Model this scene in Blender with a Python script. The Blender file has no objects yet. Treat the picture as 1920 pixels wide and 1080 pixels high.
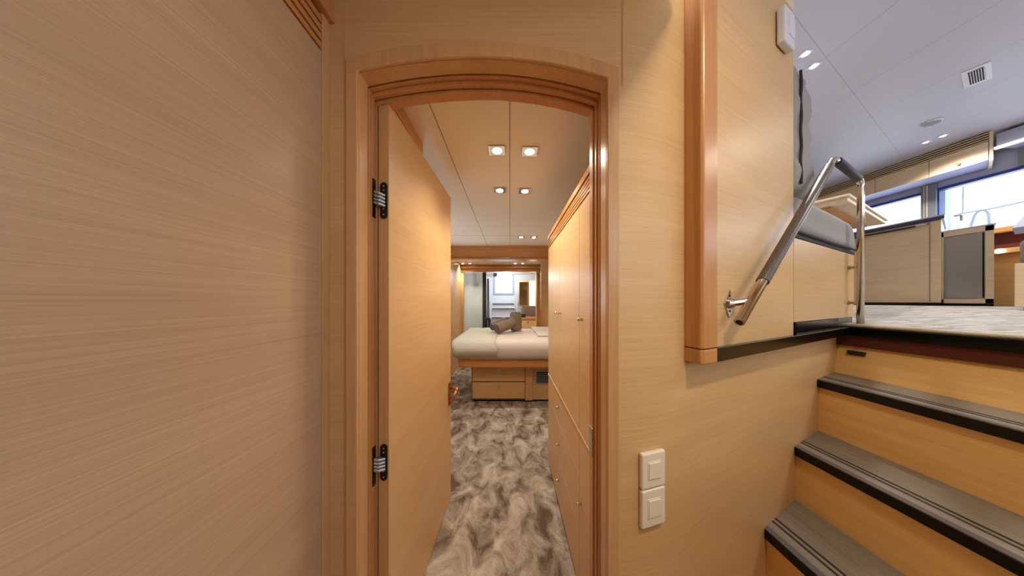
import bpy, bmesh, math, random
from mathutils import Vector, Matrix
random.seed(7)
C = bpy.context.scene.collection
SC = bpy.context.scene
EYE = 1.35            # camera height above the passage floor
F = 480.0; CX = 956.0; CY = 565.0   # focal length and principal point of the photograph, in its pixels

# ------------------------------------------------------------------ camera, sky, exposure
cam = bpy.data.cameras.new('camera')
cam.sensor_width = 36; cam.lens = 36 * F / 1920
cam.shift_x = (960 - CX) / 1920; cam.shift_y = (CY - 540) / 1920
cam.clip_start = 0.02
camo = bpy.data.objects.new('camera', cam); C.objects.link(camo)
camo.location = (0, 0, EYE); camo.rotation_euler = (math.pi / 2, 0, 0)
SC.camera = camo
SC.view_settings.view_transform = 'Standard'; SC.view_settings.look = 'None'
SC.view_settings.gamma = 1; SC.view_settings.use_curve_mapping = False
SC.view_settings.exposure = 0.06
SC.cycles.use_denoising = True
SC.cycles.max_bounces = 8; SC.cycles.diffuse_bounces = 5
SC.cycles.caustics_reflective = False; SC.cycles.caustics_refractive = False
SC.cycles.sample_clamp_indirect = 4
w = bpy.data.worlds.new('sky'); SC.world = w; w.use_nodes = True
bg = w.node_tree.nodes['Background']
bg.inputs[0].default_value = (0.80, 0.90, 1.0, 1); bg.inputs[1].default_value = 4.0

def portal(loc, rot, sx, sy):
    l = bpy.data.lights.new('window_daylight', 'AREA'); l.shape = 'RECTANGLE'; l.size = sx; l.size_y = sy
    l.cycles.is_portal = True
    o = bpy.data.objects.new('window_daylight', l); C.objects.link(o); o.location = loc; o.rotation_euler = rot
portal((5.3, 2.9, 2.4), (0, math.pi / 2, 0), 1.0, 2.8)
portal((5.3, -0.7, 2.4), (0, math.pi / 2, 0), 1.0, 3.2)
portal((3.0, -2.7, 2.3), (math.pi / 2, 0, 0), 3.4, 1.2)

# ------------------------------------------------------------------ helpers
def P(px, py, Y):
    """the point at depth Y that the photograph shows at (px, py)"""
    return Vector(((px - CX) / F * Y, Y, EYE + (CY - py) / F * Y))
def onl(px, c, k=0.51):
    """where the vertical plane y = c + k x is seen in photo column px"""
    r = (px - CX) / F
    Y = c / (1 - k * r)
    return Vector((r * Y, Y, 0))
U = Vector((1, .51, 0)).normalized(); N = Vector((.51, -1, 0)).normalized()

def nt(name):
    m = bpy.data.materials.new(name); m.use_nodes = True
    t = m.node_tree; b = t.nodes['Principled BSDF']
    return m, t, b
def lin(c):
    return tuple(((x / 255) / 12.92 if x / 255 <= .04045 else ((x / 255 + .055) / 1.055) ** 2.4) for x in c) + (1,)
def plain(name, c, rough=.5, metal=0, emit=None, es=1, spec=.5, bump=0, bscale=200):
    m, t, b = nt(name)
    b.inputs['Base Color'].default_value = lin(c); b.inputs['Roughness'].default_value = rough
    b.inputs['Metallic'].default_value = metal; b.inputs['Specular IOR Level'].default_value = spec
    if emit:
        b.inputs['Emission Color'].default_value = lin(emit); b.inputs['Emission Strength'].default_value = es
    n = t.nodes.new('ShaderNodeTexNoise'); n.inputs['Scale'].default_value = bscale
    tc = t.nodes.new('ShaderNodeTexCoord'); t.links.new(tc.outputs['Object'], n.inputs['Vector'])
    if bump:
        bp = t.nodes.new('ShaderNodeBump'); bp.inputs['Strength'].default_value = bump; bp.inputs['Distance'].default_value = .01
        t.links.new(n.outputs['Fac'], bp.inputs['Height']); t.links.new(bp.outputs['Normal'], b.inputs['Normal'])
    return m
def wood(name, c1, c2, scale, rough=.38, rot=(0, 0, 0), contrast=1.0, bump=.04, spec=.5):
    """veneer: fine streaks, stretched along the axis with the small scale value"""
    m, t, b = nt(name)
    tc = t.nodes.new('ShaderNodeTexCoord'); mp = t.nodes.new('ShaderNodeMapping')
    mp.inputs['Scale'].default_value = scale; mp.inputs['Rotation'].default_value = rot
    t.links.new(tc.outputs['Object'], mp.inputs['Vector'])
    n1 = t.nodes.new('ShaderNodeTexNoise'); n1.inputs['Scale'].default_value = 1; n1.inputs['Detail'].default_value = 8; n1.inputs['Roughness'].default_value = .62; n1.inputs['Distortion'].default_value = .25
    t.links.new(mp.outputs[0], n1.inputs['Vector'])
    mp2 = t.nodes.new('ShaderNodeMapping'); mp2.inputs['Scale'].default_value = tuple(s * 3.7 for s in scale); mp2.inputs['Rotation'].default_value = rot
    t.links.new(tc.outputs['Object'], mp2.inputs['Vector'])
    n2 = t.nodes.new('ShaderNodeTexNoise'); n2.inputs['Scale'].default_value = 1; n2.inputs['Detail'].default_value = 4
    t.links.new(mp2.outputs[0], n2.inputs['Vector'])
    n3 = t.nodes.new('ShaderNodeTexNoise'); n3.inputs['Scale'].default_value = 1.1; n3.inputs['Detail'].default_value = 2
    mp3 = t.nodes.new('ShaderNodeMapping'); mp3.inputs['Scale'].default_value = tuple(1.2 if q < 10 else 9 for q in scale); mp3.inputs['Rotation'].default_value = rot
    t.links.new(tc.outputs['Object'], mp3.inputs['Vector']); t.links.new(mp3.outputs[0], n3.inputs['Vector'])
    a = t.nodes.new('ShaderNodeMath'); a.operation = 'MULTIPLY_ADD'; a.inputs[1].default_value = .45; t.links.new(n2.outputs['Fac'], a.inputs[0])
    s = t.nodes.new('ShaderNodeMath'); s.operation = 'MULTIPLY'; s.inputs[1].default_value = .55; t.links.new(n1.outputs['Fac'], s.inputs[0]); t.links.new(s.outputs[0], a.inputs[2])
    r = t.nodes.new('ShaderNodeValToRGB'); r.color_ramp.elements[0].position = .5 - .17 / contrast; r.color_ramp.elements[1].position = .5 + .17 / contrast
    r.color_ramp.elements[0].color = lin(c2); r.color_ramp.elements[1].color = lin(c1)
    t.links.new(a.outputs[0], r.inputs[0])
    mx = t.nodes.new('ShaderNodeMix'); mx.data_type = 'RGBA'; mx.blend_type = 'MULTIPLY'; mx.inputs[0].default_value = .28
    t.links.new(r.outputs[0], mx.inputs[6])
    r3 = t.nodes.new('ShaderNodeValToRGB'); r3.color_ramp.elements[0].position = .35; r3.color_ramp.elements[1].position = .65
    r3.color_ramp.elements[0].color = (.74, .70, .65, 1); r3.color_ramp.elements[1].color = (1, 1, 1, 1)
    t.links.new(n3.outputs['Fac'], r3.inputs[0]); t.links.new(r3.outputs[0], mx.inputs[7])
    t.links.new(mx.outputs[2], b.inputs['Base Color'])
    b.inputs['Roughness'].default_value = rough; b.inputs['Specular IOR Level'].default_value = spec
    bp = t.nodes.new('ShaderNodeBump'); bp.inputs['Strength'].default_value = bump; bp.inputs['Distance'].default_value = .004
    t.links.new(a.outputs[0], bp.inputs['Height']); t.links.new(bp.outputs['Normal'], b.inputs['Normal'])
    return m
OAK1, OAK2 = (216, 180, 130), (200, 160, 108)
M = {}
M['veneer'] = wood('oak_veneer_level_grain', OAK1, OAK2, (1.6, 1.6, 150))
M['veneer_big'] = wood('oak_veneer_wide_panel', (204, 174, 142), (174, 143, 112), (1.5, 1.1, 330), rough=.36, rot=(.035, 0, 0), contrast=.85)
M['veneer_v'] = wood('oak_veneer_upright_grain', OAK1, OAK2, (150, 150, 1.6))
M['stair'] = wood('oak_stair_riser', (248, 208, 142), (236, 188, 118), (1.4, 1.4, 60), rough=.4)
M['trim'] = wood('cherry_trim_upright', (208, 166, 116), (194, 148, 98), (60, 60, 1.5), rough=.28)
M['post'] = wood('shaded_cherry_trim', (202, 148, 92), (184, 124, 70), (60, 60, 1.5), rough=.3)  # trim cherry darkened, shade put into the colour of post and inner frame
M['trim_h'] = wood('cherry_trim_level', (206, 150, 92), (186, 126, 70), (2, 2, 70), rough=.28)
M['pale'] = wood('pale_oak', (232, 214, 184), (218, 196, 162), (2, 2, 55), rough=.35)
M['tread'] = wood('grey_tread', (150, 143, 133), (118, 112, 103), (60, 1.5, 60), rough=.45, contrast=1.0)
M['black'] = plain('black_edge', (9, 9, 11), .22, spec=.3)
M['darkstripe'] = plain('dark_inlay', (38, 34, 32), .6)
M['bevelgrey'] = plain('grey_bevel_edge', (92, 92, 94), .35)  # grey band along the front of each tread
M['steel'] = plain('polished_steel', (205, 195, 180), .16, 1)
M['copper'] = plain('coppery_steel', (196, 130, 92), .22, 1)
M['chrome'] = plain('chrome', (220, 220, 222), .12, 1)
M['leather'] = plain('brown_leather', (84, 72, 64), .32, bump=.1, bscale=300)
M['leather_dark'] = plain('dark_leather', (26, 22, 30), .55, bump=.1, bscale=300)
M['white'] = plain('white_plastic', (228, 218, 198), .35)
M['coolwhite'] = plain('cool_white_plastic', (214, 216, 226), .35)
M['shell'] = plain('dark_shell', (150, 120, 90), .8)
M['grille'] = plain('dark_grille', (24, 24, 32), .7)
M['darkred'] = plain('dark_recess_wood', (90, 32, 18), .7)
M['hinge'] = plain('black_hinge', (24, 22, 26), .3, .3)
M['grey_fab'] = plain('grey_velvet', (146, 142, 140), .85, bump=.35, bscale=60)
M['dark_fab'] = plain('dark_grey_piping', (50, 46, 48), .8)
M['towel'] = plain('taupe_towel', (128, 110, 96), .95, bump=.6, bscale=350)
M['sheet'] = plain('white_bed_sheet', (196, 185, 178), .8, bump=.3, bscale=9)
M['topsheet'] = plain('cream_sheet', (184, 177, 163), .8, bump=.4, bscale=12)
M['bluedark'] = plain('blue_window_frame', (46, 62, 128), .4)
M['bluelight'] = plain('pale_blue_panel', (170, 178, 214), .5)
M['greyblind'] = plain('grey_pillar_cloth', (118, 126, 136), .8)
M['porcelain'] = plain('white_bath_wall', (226, 232, 238), .35)
M['outdoor'] = plain('outdoor_deck_white', (236, 240, 244), .6)
M['counter'] = plain('dark_blue_counter', (52, 66, 112), .2)
M['bulb'] = plain('lamp_glow', (255, 255, 255), .4, emit=(255, 240, 214), es=30)
M['bulbs'] = plain('strip_glow', (255, 255, 255), .4, emit=(255, 238, 205), es=2.2)
M['speaker'] = plain('speaker_grille', (150, 148, 162), .7)
M['stainless'] = plain('brushed_stainless', (176, 178, 186), .3, .7)
M['softwood'] = plain('warm_bath_wood', (226, 190, 140), .5)
M['mirror'] = plain('mirror', (190, 190, 180), .08, 1)

def ceil_mat(name, c, xs, ys, obl=None, w=.0035, jd=.72):
    """painted ceiling panels with thin joints at x in xs, y in ys"""
    m, t, b = nt(name)
    tc = t.nodes.new('ShaderNodeTexCoord'); sx = t.nodes.new('ShaderNodeSeparateXYZ'); t.links.new(tc.outputs['Object'], sx.inputs[0])
    acc = None
    def line(sock, v, scale=1):
        nonlocal acc
        a = t.nodes.new('ShaderNodeMath'); a.operation = 'SUBTRACT'; t.links.new(sock, a.inputs[0]); a.inputs[1].default_value = v
        d = t.nodes.new('ShaderNodeMath'); d.operation = 'ABSOLUTE'; t.links.new(a.outputs[0], d.inputs[0])
        l = t.nodes.new('ShaderNodeMath'); l.operation = 'LESS_THAN'; t.links.new(d.outputs[0], l.inputs[0]); l.inputs[1].default_value = w * scale
        if acc is None: acc = l.outputs[0]
        else:
            mx = t.nodes.new('ShaderNodeMath'); mx.operation = 'MAXIMUM'; t.links.new(acc, mx.inputs[0]); t.links.new(l.outputs[0], mx.inputs[1]); acc = mx.outputs[0]
    for v in xs: line(sx.outputs[0], v)
    for v in ys: line(sx.outputs[1], v)
    if obl:
        a = t.nodes.new('ShaderNodeMath'); a.operation = 'MULTIPLY_ADD'; t.links.new(sx.outputs[0], a.inputs[0]); a.inputs[1].default_value = -obl[0]; t.links.new(sx.outputs[1], a.inputs[2])
        line(a.outputs[0], obl[1])
    mx = t.nodes.new('ShaderNodeMix'); mx.data_type = 'RGBA'; t.links.new(acc, mx.inputs[0])
    mx.inputs[6].default_value = lin(c); mx.inputs[7].default_value = lin(tuple(int(v * jd) for v in c))
    t.links.new(mx.outputs[2], b.inputs['Base Color']); b.inputs['Roughness'].default_value = .45
    return m
def carpet_mat(name, light, dark, sc, stretch, lo=.40, hi=.62):
    m, t, b = nt(name)
    tc = t.nodes.new('ShaderNodeTexCoord'); mp = t.nodes.new('ShaderNodeMapping'); mp.inputs['Scale'].default_value = stretch
    t.links.new(tc.outputs['Object'], mp.inputs[0])
    n = t.nodes.new('ShaderNodeTexNoise'); n.inputs['Scale'].default_value = sc; n.inputs['Detail'].default_value = 6; n.inputs['Roughness'].default_value = .65; n.inputs['Distortion'].default_value = .7
    t.links.new(mp.outputs[0], n.inputs['Vector'])
    r = t.nodes.new('ShaderNodeValToRGB'); r.color_ramp.elements[0].position = lo; r.color_ramp.elements[1].position = hi
    r.color_ramp.elements[0].color = lin(dark); r.color_ramp.elements[1].color = lin(light)
    t.links.new(n.outputs['Fac'], r.inputs[0])
    f = t.nodes.new('ShaderNodeTexNoise'); f.inputs['Scale'].default_value = 260; f.inputs['Detail'].default_value = 2
    t.links.new(tc.outputs['Object'], f.inputs['Vector'])
    r2 = t.nodes.new('ShaderNodeValToRGB'); r2.color_ramp.elements[0].position = .38; r2.color_ramp.elements[1].position = .6
    r2.color_ramp.elements[0].color = (.62, .6, .58, 1); r2.color_ramp.elements[1].color = (1, 1, 1, 1)
    t.links.new(f.outputs['Fac'], r2.inputs[0])
    mx = t.nodes.new('ShaderNodeMix'); mx.data_type = 'RGBA'; mx.blend_type = 'MULTIPLY'; mx.inputs[0].default_value = .7
    t.links.new(r.outputs[0], mx.inputs[6]); t.links.new(r2.outputs[0], mx.inputs[7])
    t.links.new(mx.outputs[2], b.inputs['Base Color']); b.inputs['Roughness'].default_value = .95; b.inputs['Specular IOR Level'].default_value = .1
    bp = t.nodes.new('ShaderNodeBump'); bp.inputs['Strength'].default_value = .5; bp.inputs['Distance'].default_value = .006
    t.links.new(f.outputs['Fac'], bp.inputs['Height']); t.links.new(bp.outputs['Normal'], b.inputs['Normal'])
    return m
M['ceil_cabin'] = ceil_mat('cabin_ceiling', (234, 226, 210), (.0, -.32, .62), (3.05,))
M['ceil_saloon'] = ceil_mat('saloon_ceiling', (186, 189, 208), (2.2, 2.78, 3.32, 3.80, 4.25), (), (.51, .66), w=.003, jd=.88)
M['carpet'] = carpet_mat('mottled_cabin_carpet', (204, 194, 182), (106, 88, 77), 6.0, (1.3, .8, 1), .36, .66)
M['carpet2'] = carpet_mat('grey_saloon_carpet', (206, 204, 204), (150, 148, 148), 9, (.8, 2.4, 1), .3, .62)
M['carpet_edge'] = plain('beige_carpet_binding', (196, 184, 164), .9, bump=.4, bscale=120)
def glass_mat(name, c, a):
    m, t, b = nt(name)
    tr = t.nodes.new('ShaderNodeBsdfTransparent'); mix = t.nodes.new('ShaderNodeMixShader'); out = t.nodes['Material Output']
    b.inputs['Base Color'].default_value = lin(c); b.inputs['Roughness'].default_value = .08
    mix.inputs[0].default_value = a
    t.links.new(tr.outputs[0], mix.inputs[1]); t.links.new(b.outputs[0], mix.inputs[2]); t.links.new(mix.outputs[0], out.inputs['Surface'])
    return m
M['glass'] = glass_mat('window_glass', (230, 240, 245), .05)
M['frost'] = glass_mat('shower_glass', (214, 222, 214), .45)

class MB:
    def __init__(s): s.v = []; s.f = []
    def poly(s, pts, faces):
        n = len(s.v); s.v += [Vector(p) for p in pts]; s.f += [tuple(i + n for i in f) for f in faces]; return s
    def box(s, x0, x1, y0, y1, z0, z1):
        return s.hexa([(x0, y0, z0), (x1, y0, z0), (x1, y1, z0), (x0, y1, z0)], [(x0, y0, z1), (x1, y0, z1), (x1, y1, z1), (x0, y1, z1)])
    def hexa(s, a, b):
        n = len(a)
        fs = [tuple(range(n))[::-1], tuple(range(n, 2 * n))] + [(i, (i + 1) % n, n + (i + 1) % n, n + i) for i in range(n)]
        return s.poly(list(a) + list(b), fs)
    def ext(s, pts, vec):
        vec = Vector(vec); return s.hexa(pts, [Vector(p) + vec for p in pts])
    def sbox(s, x0, x1, y0, y1, z0, z1, k=.56, xr=None):
        f = lambda x: k * (x - (x0 if xr is None else xr))
        return s.col([(x0, y0 + f(x0)), (x1, y0 + f(x1)), (x1, y1 + f(x1)), (x0, y1 + f(x0))], z0, z1)
    def col(s, plan, z0, z1):
        return s.hexa([(p[0], p[1], z0) for p in plan], [(p[0], p[1], z1) for p in plan])
    def fbox(s, O, u0, u1, n0, n1, z0, z1, u=None, n=None):
        u = u or U; n = n or N; O = Vector((O[0], O[1], 0))
        c = [O + u * a + n * b for a, b in ((u0, n0), (u1, n0), (u1, n1), (u0, n1))]
        return s.col([(p.x, p.y) for p in c], z0, z1)
    def tube(s, pts, r, seg=16, caps=True):
        pts = [Vector(p) for p in pts]; n0 = len(s.v); ref = None
        for i, p in enumerate(pts):
            d = (pts[min(i + 1, len(pts) - 1)] - pts[max(i - 1, 0)]).normalized()
            if ref is None: ref = d.orthogonal().normalized()
            ref = (ref - d * ref.dot(d)).normalized(); q = d.cross(ref)
            rr = r[i] if isinstance(r, (list, tuple)) else r
            for k in range(seg):
                a = 2 * math.pi * k / seg; s.v.append(p + (ref * math.cos(a) + q * math.sin(a)) * rr)
        for i in range(len(pts) - 1):
            for k in range(seg):
                a = n0 + i * seg + k; b = n0 + i * seg + (k + 1) % seg; s.f.append((a, b, b + seg, a + seg))
        if caps:
            s.f.append(tuple(range(n0, n0 + seg))[::-1]); e = n0 + (len(pts) - 1) * seg; s.f.append(tuple(range(e, e + seg)))
        return s
    def build(s, name, mat, parent=None, bevel=0, smooth=False, seg=2, subd=0):
        off = Vector((0, 0, 0)); q = parent
        while q is not None: off += q.location; q = q.parent
        me = bpy.data.meshes.new(name); me.from_pydata([v - off for v in s.v], [], s.f); me.update()
        bm = bmesh.new(); bm.from_mesh(me); bmesh.ops.recalc_face_normals(bm, faces=bm.faces); bm.to_mesh(me); bm.free()
        o = bpy.data.objects.new(name, me); C.objects.link(o); me.materials.append(mat)
        if parent is not None: o.parent = parent
        if bevel:
            b = o.modifiers.new('bevel', 'BEVEL'); b.width = bevel; b.segments = seg; b.limit_method = 'ANGLE'; b.angle_limit = math.radians(40)
        if subd:
            b = o.modifiers.new('sub', 'SUBSURF'); b.levels = subd; b.render_levels = subd
        if smooth:
            for p in me.polygons: p.use_smooth = True
        return o
def thing(name, loc, label, cat, group=None):
    o = bpy.data.objects.new(name, None); C.objects.link(o); o.location = loc; o.empty_display_size = .1
    o['label'] = label; o['category'] = cat
    if group: o['group'] = group
    return o
def tag(o, label, cat, group=None):
    o['label'] = label; o['category'] = cat
    if group: o['group'] = group
    return o
def struct(o): o['kind'] = 'structure'; return o
def bend(pts, r, n=7):
    """round the inner corners of a polyline"""
    pts = [Vector(p) for p in pts]; out = [pts[0]]
    for i in range(1, len(pts) - 1):
        a = (pts[i - 1] - pts[i]).normalized(); b = (pts[i + 1] - pts[i]).normalized()
        A = pts[i] + a * r; B = pts[i] + b * r
        for k in range(n + 1):
            t = k / n; out.append(A * (1 - t) ** 2 + pts[i] * 2 * t * (1 - t) + B * t * t)
    out.append(pts[-1]); return out

# ------------------------------------------------------------------ setting: passage
WX = -.565                       # face of the wall on the left
PC = EYE + .99                   # passage ceiling
struct(MB().box(WX - .06, WX, -1.6, .768, 0, EYE + .749).build('wall_left', M['veneer_big']))
mb = MB().box(WX - .06, WX + .002, .770, .80, 0, EYE + .87)
struct(mb.build('trim_1', M['trim'], bevel=.002))
# louvred band and cap along the head of the left wall
mb = MB()
struct(MB().box(WX - .06, WX - .014, -1.6, .768, EYE + .751, EYE + .862).build('trim_28', M['darkred']))
for k in range(4):
    z = EYE + .757 + k * .026
    mb.box(WX - .03, WX + .001, -1.6, .768, z, z + .018)
mb.box(WX - .06, WX + .018, -1.6, .80, EYE + .866, EYE + .93)
struct(mb.build('trim_2', M['trim_h'], bevel=.002))
struct(MB().box(WX - .06, WX - .002, -1.6, .8, EYE + .93, PC).build('wall_left_head', M['veneer']))

# door wall: flat, then a smooth bend into the long stair wall
W0 = .581                         # stair wall: y = W0 + .51 x
def arcpt(t):
    A, B, D = Vector((.30, .8)), Vector((.43, .8)), Vector((.565, W0 + .51 * .565))
    return A * (1 - t) ** 2 + B * 2 * t * (1 - t) + D * t * t
XL, XR = -.471, .301
def arch(X, base=.7556):
    d = X + .10
    return EYE + base - (.32 if d < 0 else .41) * d * d
def path(d, n=28, zb=0.0):
    """outline of the opening, moved in by d"""
    dl = d if d < 0 else d * .15; dr = d if d < 0 else d * .45
    xl, xr = XL + dl, XR - dr
    dz = d * (1.3 if d < 0 else 1.0)
    pts = [(xl, zb), (xl, arch(xl) - dz)]
    for i in range(1, n): X = xl + (xr - xl) * i / n; pts.append((X, arch(X) - dz))
    pts += [(xr, arch(xr) - dz), (xr, zb)]
    return pts
# front wall as a sheet with thickness around the opening
mb = MB(); out = path(-.03)
def strip(mb, y0, y1, a, b):
    """solid between outline a (inner) and outline b (outer) from depth y0 to y1"""
    n = len(a); V = [(p[0], y0, p[1]) for p in a] + [(p[0], y0, p[1]) for p in b] + [(p[0], y1, p[1]) for p in a] + [(p[0], y1, p[1]) for p in b]
    fs = []
    for i in range(n - 1):
        fs += [(i, i + 1, n + i + 1, n + i), (2 * n + i, 3 * n + i, 3 * n + i + 1, 2 * n + i + 1), (i, 2 * n + i, 2 * n + i + 1, i + 1), (n + i, n + i + 1, 3 * n + i + 1, 3 * n + i)]
    fs += [(0, n, 3 * n, 2 * n), (n - 1, 3 * n - 1, 4 * n - 1, 2 * n - 1)]
    mb.poly(V, fs)
outer = [(WX - .02, 0), (WX - .02, PC)] + [(p[0], PC) for p in out[2:-2]] + [(XR + .03, PC), (XR + .03, 0)]
strip(mb, .8, .93, out, outer)
struct(mb.build('wall_front', M['veneer']))
struct(MB().box(-.5185, -.5175, .7992, .8005, 0, PC).box(.3525, .3535, .7985, .8005, arch(.35) , PC).build('trim_3', M['trim']))
mb = MB(); pts = [arcpt(i / 12) for i in range(13)]
plan = [(XR + .028, .8)] + [(p.x, p.y) for p in pts if p.x > XR + .03]
plan += [(.62, W0 + .51 * .62)]
back = [(x - .06 * 0, y + .07) for x, y in plan][::-1]
n = len(plan)
def wallstrip(mb, plan, th, z0, z1):
    n = len(plan); V = [(x, y, z0) for x, y in plan] + [(x, y, z1) for x, y in plan] + [(x, y + th, z0) for x, y in plan] + [(x, y + th, z1) for x, y in plan]
    fs = []
    for i in range(n - 1):
        fs += [(i, i + 1, n + i + 1, n + i), (2 * n + i, 3 * n + i, 3 * n + i + 1, 2 * n + i + 1), (n + i, n + i + 1, 3 * n + i + 1, 3 * n + i), (i, 2 * n + i, 2 * n + i + 1, i + 1)]
    fs += [(0, n, 3 * n, 2 * n), (n - 1, 3 * n - 1, 4 * n - 1, 2 * n - 1)]
    mb.poly(V, fs)
wallstrip(mb, plan, .05, 0, PC + .4)
wallstrip(mb, [(.62, W0 + .51 * .62), (2.26, W0 + .51 * 2.26)], .05, 0, 1.139)
o = struct(mb.build('wall_right', M['veneer'], smooth=True))
md = o.modifiers.new('edge', 'EDGE_SPLIT'); md.split_angle = math.radians(30)
struct(MB().box(WX - .06, .56, -1.6, .80, PC, PC + .04).build('ceiling', M['ceil_cabin']))
struct(MB().col([(WX - .06, -1.6), (2.3, -1.6), (2.3, W0 + .51 * 2.3), (.62, W0 + .51 * .62), (.54, .90), (.54, .934), (WX - .06, .934)], -.05, 0).build('floor_passage', M['carpet']))
struct(MB().box(WX - .06, 5.2, -1.66, -1.6, 0, 1.28).box(WX - .06, .62, -1.66, -1.6, 1.28, PC).build('wall_back', M['veneer']))

# door casing swept round the opening
mb = MB()
strip(mb, .788, .80, path(0), path(-.036))
strip(mb, .80, .852, path(0), path(-.029))
o = struct(mb.build('trim_4', M['trim'], bevel=.004, seg=3))
mb = MB(); strip(mb, .856, .872, path(.004), path(-.029)); strip(mb, .872, .89, path(.016), path(-.029)); strip(mb, .894, .93, path(.027), path(-.029))
struct(mb.build('trim_5', M['post'], bevel=.0025))

# ------------------------------------------------------------------ cabin shell
CZ = EYE + .785
cb = MB().col([(-1.1, .935), (.55, .935), (.62, 1.2), (1.0, 1.25), (1.0, 7.6), (-1.1, 7.6)], CZ, CZ + .05).build('ceiling_cabin', M['ceil_cabin']); struct(cb)
struct(MB().col([(-1.1, .935), (.55, .935), (.62, 1.2), (1.0, 1.25), (1.0, 7.6), (-1.1, 7.6)], -.05, 0).build('floor', M['carpet']))
struct(MB().box(-1.12, -1.05, .935, 2.2, 0, CZ).box(-1.12, -1.05, 4.4, 5.6, 0, CZ).box(-1.12, -1.05, 2.2, 4.4, 0, 1.2).box(-1.12, -1.05, 2.2, 4.4, 1.75, CZ).build('wall_cabin_left', M['veneer']))
struct(MB().box(-1.09, -1.085, 2.2, 4.4, 1.2, 1.75).build('unseen_side_window', M['glass']))  # unseen window, added to bring daylight into the cabin
portal((-1.15, 3.3, 1.475), (0, -math.pi / 2, 0), .55, 2.2)
struct(MB().box(.95, 1.0, 1.25, 5.6, 0, CZ).build('wall_cabin_right', M['veneer']))
struct(MB().box(-1.12, -.60, .93, .96, 0, CZ).build('wall_cabin_front', M['veneer']))
# beam across the ceiling, slightly arched below
def beam(Y0, Y1, z0, z1, sag, name, x0=-1.05, x1=.95):
    a = []; n = 20
    for i in range(n + 1):
        X = x0 + (x1 - x0) * i / n; a.append((X, z0 + sag * (1 - (X / 1.05) ** 2)))
    pts = [(x, Y0, z) for x, z in a] + [(x1, Y0, z1), (x0, Y0, z1)]
    return struct(MB().ext(pts, (0, Y1 - Y0, 0)).build(name, M['trim_h']))
beam(3.62, 3.72, EYE + .605, CZ, .012, 'trim_6')
beam(3.58, 3.76, EYE + .575, EYE + .604, .012, 'trim_7')
beam(5.5, 5.62, EYE + .63, CZ, .01, 'trim_8')
beam(5.44, 5.5, EYE + .70, EYE + .74, .01, 'trim_9')
struct(MB().box(.585, .95, 5.52, 5.6, 0, EYE + .63).build('wall_bath_right', M['trim']))
struct(MB().box(-1.05, -1.0, 5.52, 5.6, 0, EYE + .63).build('trim_10', M['veneer_v']))
struct(MB().box(.56, .582, 5.46, 5.6, .2, EYE + .62).build('trim_11', M['trim']))
struct(MB().ext([(.585, 5.45, EYE + .62), (.80, 5.45, EYE + .62), (.80, 5.45, EYE + .42)], (0, .06, 0)).build('trim_12', M['trim_h']))
# cornice box over the open door
struct(MB().box(-1.05, -.432, .94, 1.28, EYE + .725, CZ).build('trim_13', M['trim_h'], bevel=.006))

# ------------------------------------------------------------------ door leaf
D = thing('cabin_door', (-.44, .9, 0), 'tall oak veneer door swung open into the cabin, left of the arched opening', 'door')
d0 = Vector((-.4275, .905, 0)); d1 = Vector((-.4046, 1.755, 0)); th = Vector((-.034, 0, 0))
z1a, z1b = EYE + .704, EYE + .711
mb = MB(); mb.hexa([d0, d1, d1 + th, d0 + th], [d0 + Vector((0, 0, z1a)), d1 + Vector((0, 0, z1b)), d1 + th + Vector((0, 0, z1b)), d0 + th + Vector((0, 0, z1a))])
mb.v[0].z = mb.v[1].z = mb.v[2].z = mb.v[3].z = .012
leaf = mb.build('panel', M['veneer'], D, bevel=.002)
o = MB().box(-.4625, -.4270, .9025, .9052, .012, z1a).build('edge_strip', M['trim'], D); o['label'] = 'darker solid wood hinge edge'
def hinge(yc):
    zc = P(712, yc, .9).z
    h = MB()
    # plate with round ends on the leaf edge and its narrow twin on the frame
    def pill(x0, x1, y, hz):
        r = (x1 - x0) / 2; xc = (x0 + x1) / 2; pts = []
        for k in range(9): a = math.pi * k / 8; pts.append((xc + r * math.cos(a), y, zc + hz - r + r * math.sin(a)))
        for k in range(9): a = math.pi + math.pi * k / 8; pts.append((xc + r * math.cos(a), y, zc - hz + r + r * math.sin(a)))
        h.ext(pts, (0, -.004, 0))
    pill(-.455, -.431, .9022, .064)
    h.box(-.4692, -.4655, .8725, .8895, zc - .066, zc + .066)
    h = h.build('hinge', M['hinge'], D); h['label'] = 'black hinge plates'
    k = MB()
    for j, dz in enumerate((-.018, -.006, .006, .018)):
        a = Vector((-.467, .880, zc + dz + .004)); b = Vector((-.438, .896, zc + dz - .003))
        k.tube([a, (a + b) / 2 + Vector((0, -.006, 0)), b], .0052, 10)
    k.box(-.461, -.443, .886, .898, zc - .023, zc + .02)
    k.build('knuckle', M['stainless'], h)
    s = MB()
    for dz in (-.05, -.03, .036, .05): s.tube([(-.443, .8985, zc + dz), (-.443, .8965, zc + dz)], .0028, 8)
    s.build('screw', M['stainless'], h)
hinge(376); hinge(867)
# lever handle at the free edge
hz = P(846, 735, 1.72).z
h = MB()
hx = -.4052
h.box(hx, hx + .006, 1.69, 1.735, hz - .085, hz + .07)
hp = h.build('handle_plate', M['copper'], D, bevel=.002)
h = MB(); h.tube(bend([(hx, 1.71, hz + .03), (hx + .055, 1.71, hz + .03), (hx + .055, 1.60, hz + .012)], .012), .009, 12)
h.build('handle', M['copper'], hp, smooth=True)
h = MB(); h.tube([(hx, 1.712, hz - .055), (hx + .022, 1.712, hz - .055)], .011, 12); h.build('lock_cylinder', M['copper'], hp)
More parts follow.
